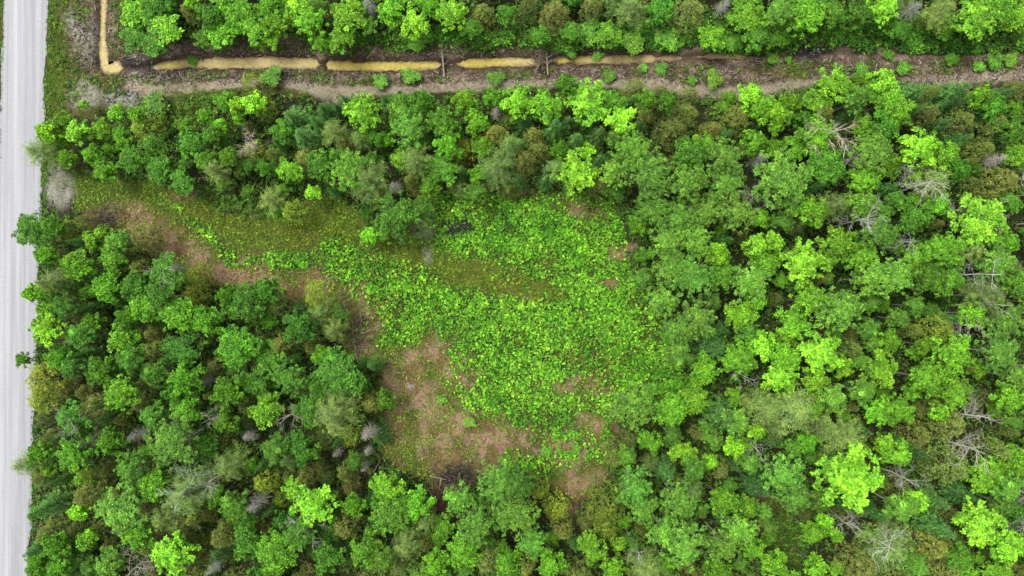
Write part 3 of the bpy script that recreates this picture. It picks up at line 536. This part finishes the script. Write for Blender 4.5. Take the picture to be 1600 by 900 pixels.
TREES = """
262,45,25,M;215,18,24,G;243,62,22,D;210,55,22,D;296,18,15,C;328,22,20,D;300,2,14,M;345,48,24,G;372,18,26,G;394,42,24,G;318,60,14,D;350,0,20,M;420,8,20,G;240,8,22,D
130,163,9,M;72,205,20,M;95,192,20,G;122,205,22,M;158,200,18,G;212,178,14,M;228,200,25,Y;190,215,18,G;62,237,26,P;104,248,17,G;142,242,19,G;162,268,20,G;172,272,9,M;205,250,26,D;236,226,22,D;300,225,25,D;250,264,26,D;282,282,24,D;335,266,20,P;240,165,22,S
350,158,20,G;368,166,17,M;345,196,14,M;320,180,14,G;394,160,22,M;372,186,12,M;322,250,20,D;356,245,17,G;386,218,20,W;395,130,15,Y;395,236,18,Y;330,210,18,D
460,12,24,M;430,34,20,G;482,32,26,G;545,24,24,G;530,60,20,G;500,66,14,G;577,12,17,X;608,20,21,M;645,37,22,M;706,22,26,M;672,8,18,G;755,22,19,C;790,22,17,D;735,45,16,D;575,40,14,D;420,60,18,G
412,168,18,Y;565,174,29,M;460,186,26,B;478,216,30,B;522,206,18,P;540,226,17,C;440,204,20,D;452,266,23,G;415,262,16,D;480,248,20,C;427,242,14,C;545,268,32,A;502,258,22,D;574,282,28,P;626,170,24,D;640,198,30,A;690,190,26,D;604,218,11,M;700,226,22,G;690,262,30,D;650,250,22,P;616,292,14,X;662,158,18,D;725,156,19,G;746,190,19,G;775,176,12,X;773,212,20,C;726,236,18,Y;778,262,26,P;808,160,26,M;770,152,15,G;796,225,15,P
826,8,15,C;868,24,25,C;925,12,19,C;986,12,20,P;1030,16,19,D;1076,22,25,C;1130,10,14,X;1166,30,25,G;918,50,20,S;950,56,20,G;990,62,18,S;1042,60,18,S;1112,60,20,G;1182,52,22,D;1145,64,14,S;892,50,16,D;845,55,14,D
918,158,33,M;852,166,24,G;884,132,16,D;970,186,26,M;962,158,16,D;1010,156,18,D;1042,160,16,D;1003,178,20,C;1032,146,14,C;1070,180,21,C;1048,204,28,C;1110,206,18,C;1150,186,25,C;1176,152,24,M;1194,166,22,G;866,200,16,B;900,220,15,B;834,214,18,C;842,236,17,C;812,226,12,B;820,256,22,C;920,235,12,M;936,210,15,B;900,270,36,M;868,264,16,P;990,236,34,A;1016,270,40,A;958,268,22,A;1080,240,28,D;1130,246,30,A;1076,284,30,A;1134,284,30,A;1184,250,16,X;1180,220,20,G;1100,228,20,G
1258,26,30,G;1216,14,24,A;1380,14,26,M;1344,22,20,D;1422,16,20,X;1472,18,20,P;1526,26,36,M;1562,16,28,G;1592,22,24,G;1300,20,20,D;1450,24,14,C
1304,132,25,G;1280,158,22,G;1378,130,24,M;1390,155,25,G;1340,152,22,A;1422,146,21,B;1448,146,15,C;1482,146,22,B;1308,196,28,W;1284,180,18,C;1402,176,26,G;1384,196,24,D;1444,180,22,C;1466,196,15,B;1496,192,24,C;1552,168,20,D;1546,196,25,C;1582,204,20,D;1560,150,16,B;1530,150,16,G;1278,212,32,G;1372,208,20,G;1436,232,32,M;1478,244,22,G;1360,238,34,A;1352,236,24,W;1220,276,44,A;1292,262,30,D;1350,278,28,G;1456,286,26,P;1456,288,26,W;1552,250,18,X;1560,284,30,C;1590,242,20,G;1530,236,18,C;1502,266,15,D;1214,182,22,G;1236,160,16,G;1255,185,15,D
50,358,28,D;84,356,18,D;112,360,18,Y;146,376,18,G;184,378,21,A;176,406,22,G;122,416,25,G;72,398,16,G;226,372,22,C;92,434,16,X;80,442,18,P;48,458,14,M;74,458,16,G;136,456,13,G;166,452,24,G;214,446,25,D;250,462,22,A;226,476,24,G;276,492,30,G;262,424,25,A;255,418,20,W;310,430,18,Y;304,460,16,Y;382,470,30,D;354,462,16,G;322,502,25,G;370,545,35,G;75,516,26,M;100,480,18,A;126,490,16,C;142,506,17,G;124,526,22,A;190,530,24,G;206,562,22,A;156,580,22,G;35,562,11,G;74,592,27,Y;92,560,18,G;112,572,18,A;285,546,30,D;290,592,25,G;244,548,20,C;322,596,14,X;240,585,20,A;200,500,20,G
416,455,20,D;498,460,21,Y;517,470,14,C;521,515,15,P;466,510,25,D;420,500,13,G;505,556,17,G;526,592,42,D;452,592,26,A;420,562,25,D;618,336,34,D;576,366,12,M;433,334,11,G;490,300,13,M;424,312,20,P;460,330,22,Y;440,540,20,C;395,600,24,D
1022,330,30,A;1062,340,32,A;1104,330,30,A;1150,330,32,A;1042,380,30,A;1086,376,28,A;1122,396,20,G;1048,420,30,A;1084,434,32,A;1172,440,30,A;1182,386,22,M;1194,412,22,G;1128,430,26,D;1034,468,26,A;1090,500,32,A;1112,542,28,B;1060,514,28,A;1160,492,22,G;1182,472,18,M;1192,542,24,M;1152,560,28,G;1100,576,24,G;1060,556,22,A;1000,352,18,G
1270,330,24,G;1302,320,20,P;1208,380,18,M;1206,410,17,M;1256,410,38,M;1310,380,25,G;1346,402,28,G;1372,360,30,A;1346,320,25,A;1360,345,22,W;1236,314,22,A;1420,375,18,W;1430,342,24,D;1466,316,20,G;1530,346,42,M;1472,392,32,G;1436,402,26,G;1396,432,34,A;1360,436,24,A;1310,482,38,A;1268,470,26,G;1452,432,30,G;1484,436,24,D;1516,392,20,P;1556,410,28,A;1550,424,24,W;1574,380,18,G;1542,462,24,P;1520,492,22,G;1572,500,30,A;1566,480,20,W;1462,512,24,Y;1240,504,24,G;1282,552,34,M;1230,562,26,G;1390,532,18,G;1376,578,30,M;1490,552,30,G;1560,552,32,A;1534,512,18,W;1220,592,28,M;1274,594,20,G;1448,592,28,G;1590,590,22,A;1590,440,22,D;1330,545,16,C
70,622,22,Y;110,652,25,A;108,656,20,W;146,642,25,C;190,616,28,G;140,690,16,X;172,692,22,G;80,686,16,C;40,726,17,P;60,710,17,G;115,712,28,G;76,736,10,M;215,680,15,X;206,730,26,A;268,692,38,A;290,640,25,G;276,612,22,D;320,660,14,W;350,660,20,G;356,612,24,G;390,680,13,X;360,726,22,P;240,650,20,A;140,772,22,C;74,792,20,B;80,832,20,C;190,800,40,A;120,800,14,M;86,852,20,G;136,842,18,M;214,834,28,G;292,770,32,P;285,772,28,W;256,808,20,P;330,752,18,W;270,866,36,M;402,786,19,X;365,790,22,A;350,836,20,C;386,850,25,D;335,886,14,X;240,850,18,C;92,888,20,G;200,890,24,W;60,884,18,G;170,880,22,A;240,760,24,G;320,700,20,D;300,900,22,C
575,676,16,X;527,707,10,X;575,705,10,X;570,730,10,X;540,738,14,C;415,640,25,G;446,650,16,W;482,640,26,D;522,642,34,P;580,630,16,C;546,682,14,Y;500,610,24,D;472,700,25,D;430,700,22,A;450,718,14,P;416,752,18,Y;490,790,36,M;606,762,25,G;650,790,25,G;552,790,18,G;612,802,32,D;540,820,22,C;470,832,24,W;466,830,26,A;430,862,34,G;665,815,15,P;635,850,22,P;716,780,22,A;782,752,34,A;745,820,30,A;692,824,18,G;722,862,28,G;680,880,20,G;600,872,20,A;572,860,24,G;510,872,24,D;762,872,26,C;792,884,24,G;790,804,28,A;480,745,16,C;440,815,16,D
990,636,36,A;990,640,12,W;985,686,14,C;1050,642,26,G;1086,622,24,G;1016,690,18,G;1066,706,20,G;980,712,16,A;1015,726,12,P;1040,736,18,B;1130,650,28,B;1152,662,22,A;1192,640,22,P;1180,676,14,M;1146,700,16,M;1110,722,14,M;1122,732,17,C;990,760,30,A;944,786,32,Y;1004,794,26,A;1060,780,30,A;1068,792,16,M;1082,766,15,P;1130,782,26,G;1146,792,10,M;842,762,16,Y;870,792,20,Y;810,758,28,A;812,804,28,A;832,846,26,A;880,826,18,C;925,856,22,G;966,850,13,M;1070,850,36,A;1036,830,24,A;1130,850,28,A;1154,826,28,A;1004,872,14,W;960,890,20,G;1012,890,25,P;862,884,22,G;820,880,20,C;1120,892,22,G;905,895,20,C;1185,760,20,B;1170,720,18,A
1240,640,34,P;1320,682,30,P;1262,692,17,G;1300,622,22,A;1346,612,20,A;1376,642,26,M;1404,640,26,G;1330,745,54,M;1225,742,32,A;1240,774,28,A;1260,778,12,B;1406,710,22,G;1406,792,24,A;1432,786,20,M;1456,780,18,B;1462,822,22,B;1480,726,34,C;1480,662,28,C;1532,656,28,W;1470,646,16,M;1552,702,20,C;1520,704,24,W;1540,746,30,G;1585,720,24,G;1572,762,22,A;1530,818,36,M;1576,852,28,M;1490,612,28,G;1580,622,22,G;1290,816,14,M;1306,836,12,M;1272,834,18,G;1390,856,34,P;1384,856,26,W;1340,882,28,C;1452,852,25,C;1472,884,24,C;1430,884,20,A;1276,886,18,M;1560,892,22,G;1500,872,20,D;1210,880,22,G;1430,680,20,C;1590,800,20,D
"""
BUSHES = "425,118,15;643,119,13;595,128,12;776,122,12;655,62,15;1006,106,7;1033,108,9;952,119,9;893,82,8;935,84,8;1115,122,13;1206,90,9;1390,86,9;1413,106,10;1488,92,11;1345,110,11;1556,96,12;297,92,8;1232,94,6;1530,104,9;1580,92,10;1080,126,8;575,366,10;1020,610,12;690,625,8;855,705,10;735,660,9;900,700,9"
T = []
for part in TREES.replace('\n', ';').split(';'):
    if part.strip():
        a, b, c, k = part.split(','); T.append([float(a), float(b), float(c), k, 0])
nh = len(T)
# understorey between the trees that were read off one by one, of the kinds that stand nearby
r = np.random.default_rng(3); hx = np.array([t[0] for t in T]); hy = np.array([t[1] for t in T]); hk = [t[3] for t in T]
ax_, ay_, ar_ = list(hx), list(hy), [t[2] for t in T]
for _ in range(9000):
    X = r.uniform(30, 1650); Y = r.uniform(-45, 945)
    if not forest(np.array([X]), np.array([Y]))[0]: continue
    if X < road_r(Y)+14 or blobs(np.array([X]), np.array([Y]), OPEN, nz=.2)[0] > .4: continue
    if 0 < Y < 76 and X > 150 and r.random() < .7: continue
    rr = r.uniform(11, 19) if 0 < X < 1600 and 0 < Y < 900 else r.uniform(18, 28)
    A = np.hypot(np.array(ax_)-X, np.array(ay_)-Y)
    if (A < .66*(np.array(ar_)+rr)).any(): continue
    j = np.argsort(np.hypot(hx-X, hy-Y))[:6]; k = hk[j[r.integers(0, 6)]]
    if k in 'WX' or (k == 'M' and r.random() < .6): k = 'C' if r.random() < .4 else 'G'
    if X < 600 and Y > 420 and r.random() < .4: k = 'C' if r.random() < .7 else 'B'
    if k == 'S': k = 'G'
    if k in 'GD' and r.random() < .28: k = 'A'
    if X > 1150 and Y > 180 and r.random() < .13: k = 'W'; rr *= 1.2
    T.append([X, Y, rr, k, 1]); ax_.append(X); ay_.append(Y); ar_.append(rr)
    if len(T) > nh+330: break
for _ in range(5000):
    X = r.uniform(60, 1600); Y = r.uniform(150, 900); rr = r.uniform(8, 13)
    if not forest(np.array([X]), np.array([Y]))[0] or X < road_r(Y)+14 or blobs(np.array([X]), np.array([Y]), OPEN, nz=.2)[0] > .4: continue
    A = np.hypot(np.array(ax_)-X, np.array(ay_)-Y)
    if (A < .42*(np.array(ar_)+rr)+4).any(): continue
    T.append([X, Y, rr, 'B' if r.random() < .6 else 'C', 3]); ax_.append(X); ay_.append(Y); ar_.append(rr)
    if len(T) > nh+331+130: break
for part in BUSHES.split(';'):
    a, b, c = part.split(','); T.append([float(a), float(b), float(c), 'S', 2])
print('TREES', nh, len(T))

# landmarks the labels lean on: (x, y, phrase)
MARKS = [(93,300,'the driveway mouth'),(565,174,'the round lime maple by the track'),(690,85,'the straight fallen conifer in the ditch'),(850,85,'the branchy dead conifer over the ditch'),
 (918,158,'the tallest lime maple by the track'),(808,160,'the egg-shaped lime maple by the track'),(1308,196,'the bare tree near the track end'),(1530,346,'the lone lime maple in dark cedars'),
 (1330,745,'the broadest lime maple'),(1532,656,'the star-shaped bare tree'),(402,786,'the fluffy grey dead conifer'),(575,676,'the whitest dead conifer'),(490,790,'the ragged lime maple by dead conifers'),
 (270,866,'the flat-lobed lime maple in dark cedars'),(50,358,'the dark tree leaning over the road'),(48,458,'the lime sapling over the road'),(35,562,'the thin sapling over the road'),(40,726,'the pale crown over the road'),
 (498,460,'the lone yellow-olive cedar in litter'),(618,336,'the dark tree jutting into the clearing'),(690,790,'the pile of felled poles'),(990,636,'the round aspen at the clearing corner'),(1240,640,'the wide sage pine'),
 (944,786,'the yellow-olive cedars below the clearing'),(1220,276,'the largest grey-green aspen'),(900,270,'the bright crown at the clearing top'),(778,262,'the sage pine at the clearing top'),(262,45,'the lime maple beyond the ditch pool'),
 (1048,204,'the tan-topped cedar group'),(1256,410,'the broad lime maple in the aspens'),(1282,552,'the yellowest maple in the aspens'),(180,104,'the ditch pool'),(868,24,'the paired olive cedars beyond the ditch'),
 (1420,45,'the grassy bank beyond the ditch'),(706,22,'the lime maples beyond the ditch'),(1550,424,'the white-limbed aspen in the far forest'),(1390,856,'the pale pine with white limbs'),(292,770,'the pale pine with spreading limbs'),(716,742,'the black brush pile'),
 (382,470,'the big dark crown by bare litter'),(75,516,'the lime crown at the road verge'),(526,592,'the big dark crown by stacked logs'),(1526,26,'the largest lime maple beyond the ditch'),(1230,830,'the shady leafy hollow'),(478,216,'the big blue-green fir')]
def ordinal(n): return ['nearest', 'second', 'third', 'fourth', 'fifth', 'sixth', 'seventh', 'eighth', 'ninth', 'tenth', 'eleventh', 'twelfth', 'thirteenth', 'fourteenth'][min(n, 13)]
OWN = {(50,358): 'dark leafy tree leaning far out over the gravel road by the driveway', (565,174): 'round glowing lime-green maple standing alone against the sandy track', (918,158): 'tallest bright lime maple, ragged crown reaching up to the track',
 (808,160): 'egg-shaped lime maple standing at the track edge left of the taller one', (1308,196): 'bare grey-white tree with fine forked limbs near the overgrown track end', (1530,346): 'lone bright lime maple surrounded by dark cedar shade in the far forest',
 (1330,745): 'broadest lime-green maple in the forest, crown of many small lobes', (1532,656): 'bare white tree whose limbs spread like a star over brown cedars', (402,786): 'fluffy pale grey dead conifer standing among green crowns',
 (575,676): 'whitest fluffy dead conifer at the edge of the bare clearing', (490,790): 'ragged bright lime maple below the little row of dead conifers', (270,866): 'flat lime maple with separate leafy lobes above dark cedar gaps',
 (48,458): 'small lime-green sapling hanging over the road edge', (35,562): 'tiny crown on a thin pale trunk leaning over the gravel road', (40,726): 'pale feathery crown reaching furthest across the gravel road',
 (498,460): 'lone rounded yellow-olive cedar standing in the brown litter', (618,336): 'dark leafy tree jutting into the upper edge of the clearing', (990,636): 'round grey-green aspen with white top twigs at the clearing corner',
 (1240,640): 'wide feathery sage-coloured pine beside dark gaps', (1220,276): 'largest grey-green aspen crown in the forest', (900,270): 'bright lime crown overhanging the top of the weed clearing', (778,262): 'rounded silvery sage pine at the top of the clearing',
 (262,45): 'lime maple beyond the ditch, closest to the muddy pool', (1256,410): 'broad lime maple of many tufts among the grey-green aspens', (1282,552): 'yellowest tall maple among the grey-green aspens',
 (1526,26): 'largest lime maple beyond the ditch, above the grassy bank', (478,216): 'largest blue-green fir, broad and dark, below the track'}
mx_ = np.array([m[0] for m in MARKS]); my_ = np.array([m[1] for m in MARKS])
slots = {}
info = []
for i, t in enumerate(T):
    key = next((k for k in OWN if abs(k[0]-t[0]) < 5 and abs(k[1]-t[1]) < 8 and t[3] not in ('W' if k != (1308,196) and k != (1532,656) else 'Z') and t[4] == 0), None)
    if key and ('own', key) not in slots: slots[('own', key)] = 1; info.append(OWN[key]); continue
    d = np.hypot(mx_-t[0], my_-t[1]); d = np.where(d < 9, 1e9, d) if False else d
    j = int(np.argmin(d)); dx, dy = t[0]-mx_[j], t[1]-my_[j]
    if d[j] < 9: dr = 4
    elif abs(dx) > abs(dy): dr = 0 if dx < 0 else 1
    else: dr = 2 if dy < 0 else 3
    info.append((j, dr, t[3], d[j])); slots.setdefault((j, dr, t[3]), []).append((d[j], i))
labels = [None]*len(T)
for i, f in enumerate(info):
    if isinstance(f, str): labels[i] = f
for k, lst in slots.items():
    if k[0] == 'own': continue
    j, dr, kd = k; lst.sort()
    for n, (dd, i) in enumerate(lst):
        o = '' if len(lst) == 1 else ordinal(n)+' '
        m = MARKS[j][2]; D = DESC[kd]
        labels[i] = {0: f'{o}{D} on the road side of {m}', 1: f'{o}{D} beyond {m} from the road', 2: f'{o}{D} on the ditch side of {m}', 3: f'{o}{D} beyond {m} from the ditch', 4: f'{o}{D} growing within {m}'}[dr]
seen = {}
for i, l in enumerate(labels):
    if l in seen: print('DUP', l)
    seen[l] = 1
    if len(l.split()) > 16: print('LONG', l)

BARKC = {'A': (168, 164, 152), 'M': (120, 112, 100), 'G': (140, 134, 122), 'D': (110, 104, 92), 'W': (214, 210, 200), 'X': (190, 186, 178), 'B': (104, 92, 80), 'C': (128, 112, 96), 'P': (160, 154, 144), 'Y': (120, 104, 86), 'S': (110, 90, 70)}
r = np.random.default_rng(17)
for i, (X, Y, rp, k, src) in enumerate(T):
    if k == 'S':
        rad = rp*.1; h = rad*1.1
    else:
        h = {'M': 9.5, 'G': 9.5, 'D': 9.5, 'A': 11, 'B': 9.5, 'C': 8, 'P': 10.5, 'Y': 6.5, 'X': 9, 'W': 11.5}[k]+(rp-22)*.09+r.normal(0, .8)
        if rp < 14 and src != 3: h *= .7
        if src == 3: h *= r.uniform(.85, 1.1)
        if src == 1: h *= .78
        if X < 60: h *= .82
        if X < 480 and 150 < Y < 335: h *= .78
        if 200 < X and Y < 75: h *= .8 if Y < 40 else .62
    fz = {'M': .74, 'G': .74, 'D': .74, 'A': .74, 'B': .55, 'C': .6, 'P': .7, 'Y': .55, 'X': .65, 'W': .85, 'S': .7}[k]
    x, y = W(X, Y, h*fz); rad = rp*.1*(CAM_H-h*fz)/CAM_H*{'M': 1.1, 'G': 1.16, 'D': 1.18, 'A': 1.2, 'B': 1.15, 'C': 1.22, 'P': 1.2, 'Y': 1.12, 'X': .98, 'W': 1.2, 'S': 1.0}[k]*(.84 if X < 480 and 150 < Y < 335 else 1)
    key = k+'b' if (k+'b' in PROTO and rp >= 26) else k
    cm, tm = PROTO[key][int(r.integers(0, len(PROTO[key])))]
    e = bpy.data.objects.new(NAME[k], None); COL.objects.link(e); e.empty_display_size = .5
    z0 = float(height(np.array([x]), np.array([y]))[0])
    e.location = (x, y, z0); e.rotation_euler = (0, 0, r.random()*2*pi)
    s = rad/R0; e.scale = (s*r.uniform(.93, 1.07), s*r.uniform(.93, 1.07), h/H0)
    tag(e, labels[i], {'S': 'bush'}.get(k, 'tree'), GROUP[k])
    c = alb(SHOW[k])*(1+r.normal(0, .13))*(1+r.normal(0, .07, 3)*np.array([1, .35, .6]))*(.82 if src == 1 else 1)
    if k in 'GDA' and X < 600 and Y > 400: c = c*np.array([.82, .88, .92])   # darker, cooler crown tint for the stand by the road
    if k in ('X', 'W'):
        o = link('branches' if k == 'W' else 'twigs', cm, e, np.clip(c, 0, .8)); o['kind'] = 'stuff'
    else:
        link('crown', cm, e, np.clip(c, 0, .9))
    link('trunk', tm, e, alb(BARKC[k])*(1+r.normal(0, .1)))

# ------------------------------------------------------------ fallen trees, poles and brush piles
def g(X, Y): x, y = (X-800)*.1, (450-Y)*.1; return x, y, float(height(np.array([x]), np.array([y]))[0])
def fallen(X0, Y0, X1, Y1, rad, nb, bl, label, col=(176, 160, 142), z0=.25, z1=.5, seed=0):
    r = np.random.default_rng(seed+400); a = np.array(g(X0, Y0)); b = np.array(g(X1, Y1)); a[2] += z0; b[2] += z1; a0 = a.copy()
    e = bpy.data.objects.new('fallen_tree', None); COL.objects.link(e); e.location = a0; tag(e, label, 'fallen tree', 'fallen trees on open ground')
    p = wander(r, a-a0, b-a0, 9, .05); mb = MB(); tube(mb, p, np.linspace(rad, rad*.3, 9), 7); link('trunk', mb.mesh('trunk', BARK, True), e, glb(col)*1.1)
    if nb:
        bb = MB(); d = (b-a); L = np.linalg.norm(d); d /= L; s = np.array([-d[1], d[0], 0])
        for i in range(nb):
            t = r.uniform(.25, 1); q = p[min(8, int(t*8))]; sg = r.choice([-1, 1]); l = bl*r.uniform(.4, 1)*(1.2-.6*t)
            ed = q+s*sg*l*r.uniform(.5, 1)+d*l*r.uniform(.1, .7)+np.array([0, 0, abs(r.normal(0, .3))*l]); w_ = wander(r, q, ed, 5, .2); tube(bb, w_, np.linspace(.045, .012, 5), 4)
            for _ in range(3): q2 = w_[r.integers(1, 5)]; tube(bb, [q2, q2+(s*sg*r.uniform(-.2, .8)+d*r.uniform(0, .8))*l*.35+np.array([0, 0, -.03])], [.018, .008], 3)
        o = link('branches', bb.mesh('branches', BARK), e, glb(col)); o['kind'] = 'stuff'
fallen(695, 122, 688, 44, .15, 34, 1.2, 'straight pale fallen conifer lying across the muddy ditch', (184, 166, 148), seed=1)
fallen(856, 118, 852, 48, .16, 60, 2.4, 'branchy bare dead conifer lying across the ditch', (176, 160, 132), seed=2)
fallen(574, 90, 628, 38, .10, 8, .8, 'slanting tan pole leaning down the bank toward the ditch', (196, 166, 136), seed=3)
fallen(840, 110, 846, 56, .07, 20, 1.2, 'thinner dead stem lying beside the branchy dead conifer', (160, 140, 116), seed=4)
fallen(710, 88, 700, 56, .05, 10, .6, 'short reddish stem fallen beside the straight conifer', (150, 110, 90), seed=5)
fallen(402, 134, 500, 104, .09, 20, .8, 'dark stem slanting across the ditch bank toward a gap in the water', (96, 84, 76), seed=6)
fallen(560, 566, 553, 526, .11, 4, 1.0, 'upper of two bleached logs beside the bare clearing edge', (190, 176, 160), seed=7)
fallen(572, 535, 562, 498, .1, 3, .8, 'forked tan log nearest the weeds at the clearing edge', (184, 164, 146), seed=8)
fallen(474, 480, 440, 479, .08, 2, .6, 'short pale pole lying level above the shaded hollow', (200, 190, 178), seed=9)
fallen(500, 806, 486, 760, .07, 4, .7, 'thin pole in the dark gap near the ragged lime maple', (150, 132, 116), seed=10)
fallen(584, 738, 597, 714, .12, 3, .7, 'bleached leaning snag beside the small dead conifers', (196, 184, 170), seed=11)
fallen(1480, 372, 1516, 366, .15, 2, 1, 'curved pale trunk in the dark gap beside the lone lime maple', (196, 184, 176), z0=3, z1=5.5, seed=12)
fallen(60, 896, 132, 878, .12, 14, 1.6, 'long bare grey stem leaning across crowns at the road corner', (184, 178, 168), z0=5.5, z1=6.5, seed=13)
# felled poles
for i, (a, b, c, d) in enumerate([(668, 760, 690, 806), (676, 750, 682, 812), (690, 745, 680, 800), (662, 772, 674, 815), (696, 760, 688, 822), (672, 742, 698, 748), (684, 820, 676, 860), (666, 750, 662, 790)]):
    fallen(a, b, c, d, .08+.02*(i % 3), 2, .6, ['pole slanting from the litter into the heap', 'longest straight pole in the heap', 'pole crossing its neighbour near the black pile', 'pole lowest against the leafy crowns', 'pole on the weed side of the heap', 'pole lying crosswise at the top of the heap', 'pole sliding into the shade under the crowns', 'short pole on the road side of the heap'][i]+' of felled stems', [(178, 142, 122), (150, 112, 94), (196, 164, 146)][i % 3], z0=.2+.08*i, z1=.3+.06*i, seed=30+i)
def brush(X, Y, rx, ry, n, label, cols, seed):
    r = np.random.default_rng(seed); x, y, z = g(X, Y); mb = MB(); big = []
    for i in range(n):
        px, py = r.normal(0, rx*.045), r.normal(0, ry*.045); hgt = .9*math.exp(-(px/(rx*.08))**2-(py/(ry*.08))**2)
        a = r.random()*2*pi; L = r.uniform(.5, 1.9); q = np.array([px, py, hgt*r.random()+.05]); e_ = q+np.array([cos(a)*L, sin(a)*L, r.normal(0, .15)])
        e_[2] = max(e_[2], .05)
        if i < 10:
            bm = MB(); e_ = q+(e_-q)*1.7; e_[2] = max(.1, e_[2]); tube(bm, wander(r, q, e_, 5, .1), [.07, .065, .055, .045, .02], 5); big.append((bm, cols[-1])); continue
        tube(mb, wander(r, q, e_, 4, .12), np.array([.045, .04, .03, .012])*r.uniform(.5, 1.4), 4, np.ones(3)*glb(cols[i % len(cols)]))
    e = bpy.data.objects.new('brush_pile', None); COL.objects.link(e); e.location = (x, y, z); tag(e, label, 'brush pile', 'brush piles on the clearing edge')
    o = link('twigs', mb.mesh('twigs', BARK), e, (1, 1, 1)); o['kind'] = 'stuff'
    for bm, c in big: link('branch', bm.mesh('branch', BARK), e, glb(c))
brush(713, 357, 26, 14, 150, 'small dark brush pile surrounded by bright weeds', [(60, 50, 48), (90, 78, 72), (44, 38, 40)], 1)
brush(716, 742, 36, 24, 260, 'large blackish brush pile at the bottom of the clearing', [(60, 50, 52), (84, 70, 66), (44, 38, 42), (130, 104, 90)], 2)
brush(160, 342, 34, 16, 200, 'purplish brown brush pile near the driveway mouth', [(120, 96, 86), (86, 66, 58), (150, 128, 118)], 3)
brush(684, 785, 24, 40, 240, 'reddish brush heaped under the felled poles', [(134, 92, 78), (96, 66, 58), (166, 124, 106)], 4)
brush(560, 520, 30, 34, 150, 'loose twig heap around the bleached logs', [(168, 138, 118), (128, 96, 80), (196, 172, 154)], 5)
brush(850, 92, 20, 26, 160, 'tangle of twigs under the branchy dead conifer', [(120, 104, 86), (86, 70, 60), (160, 142, 118)], 6)
brush(650, 60, 80, 12, 160, 'bleached cut twigs strewn along the upper ditch bank', [(176, 150, 132), (130, 104, 92), (96, 76, 68)], 7)
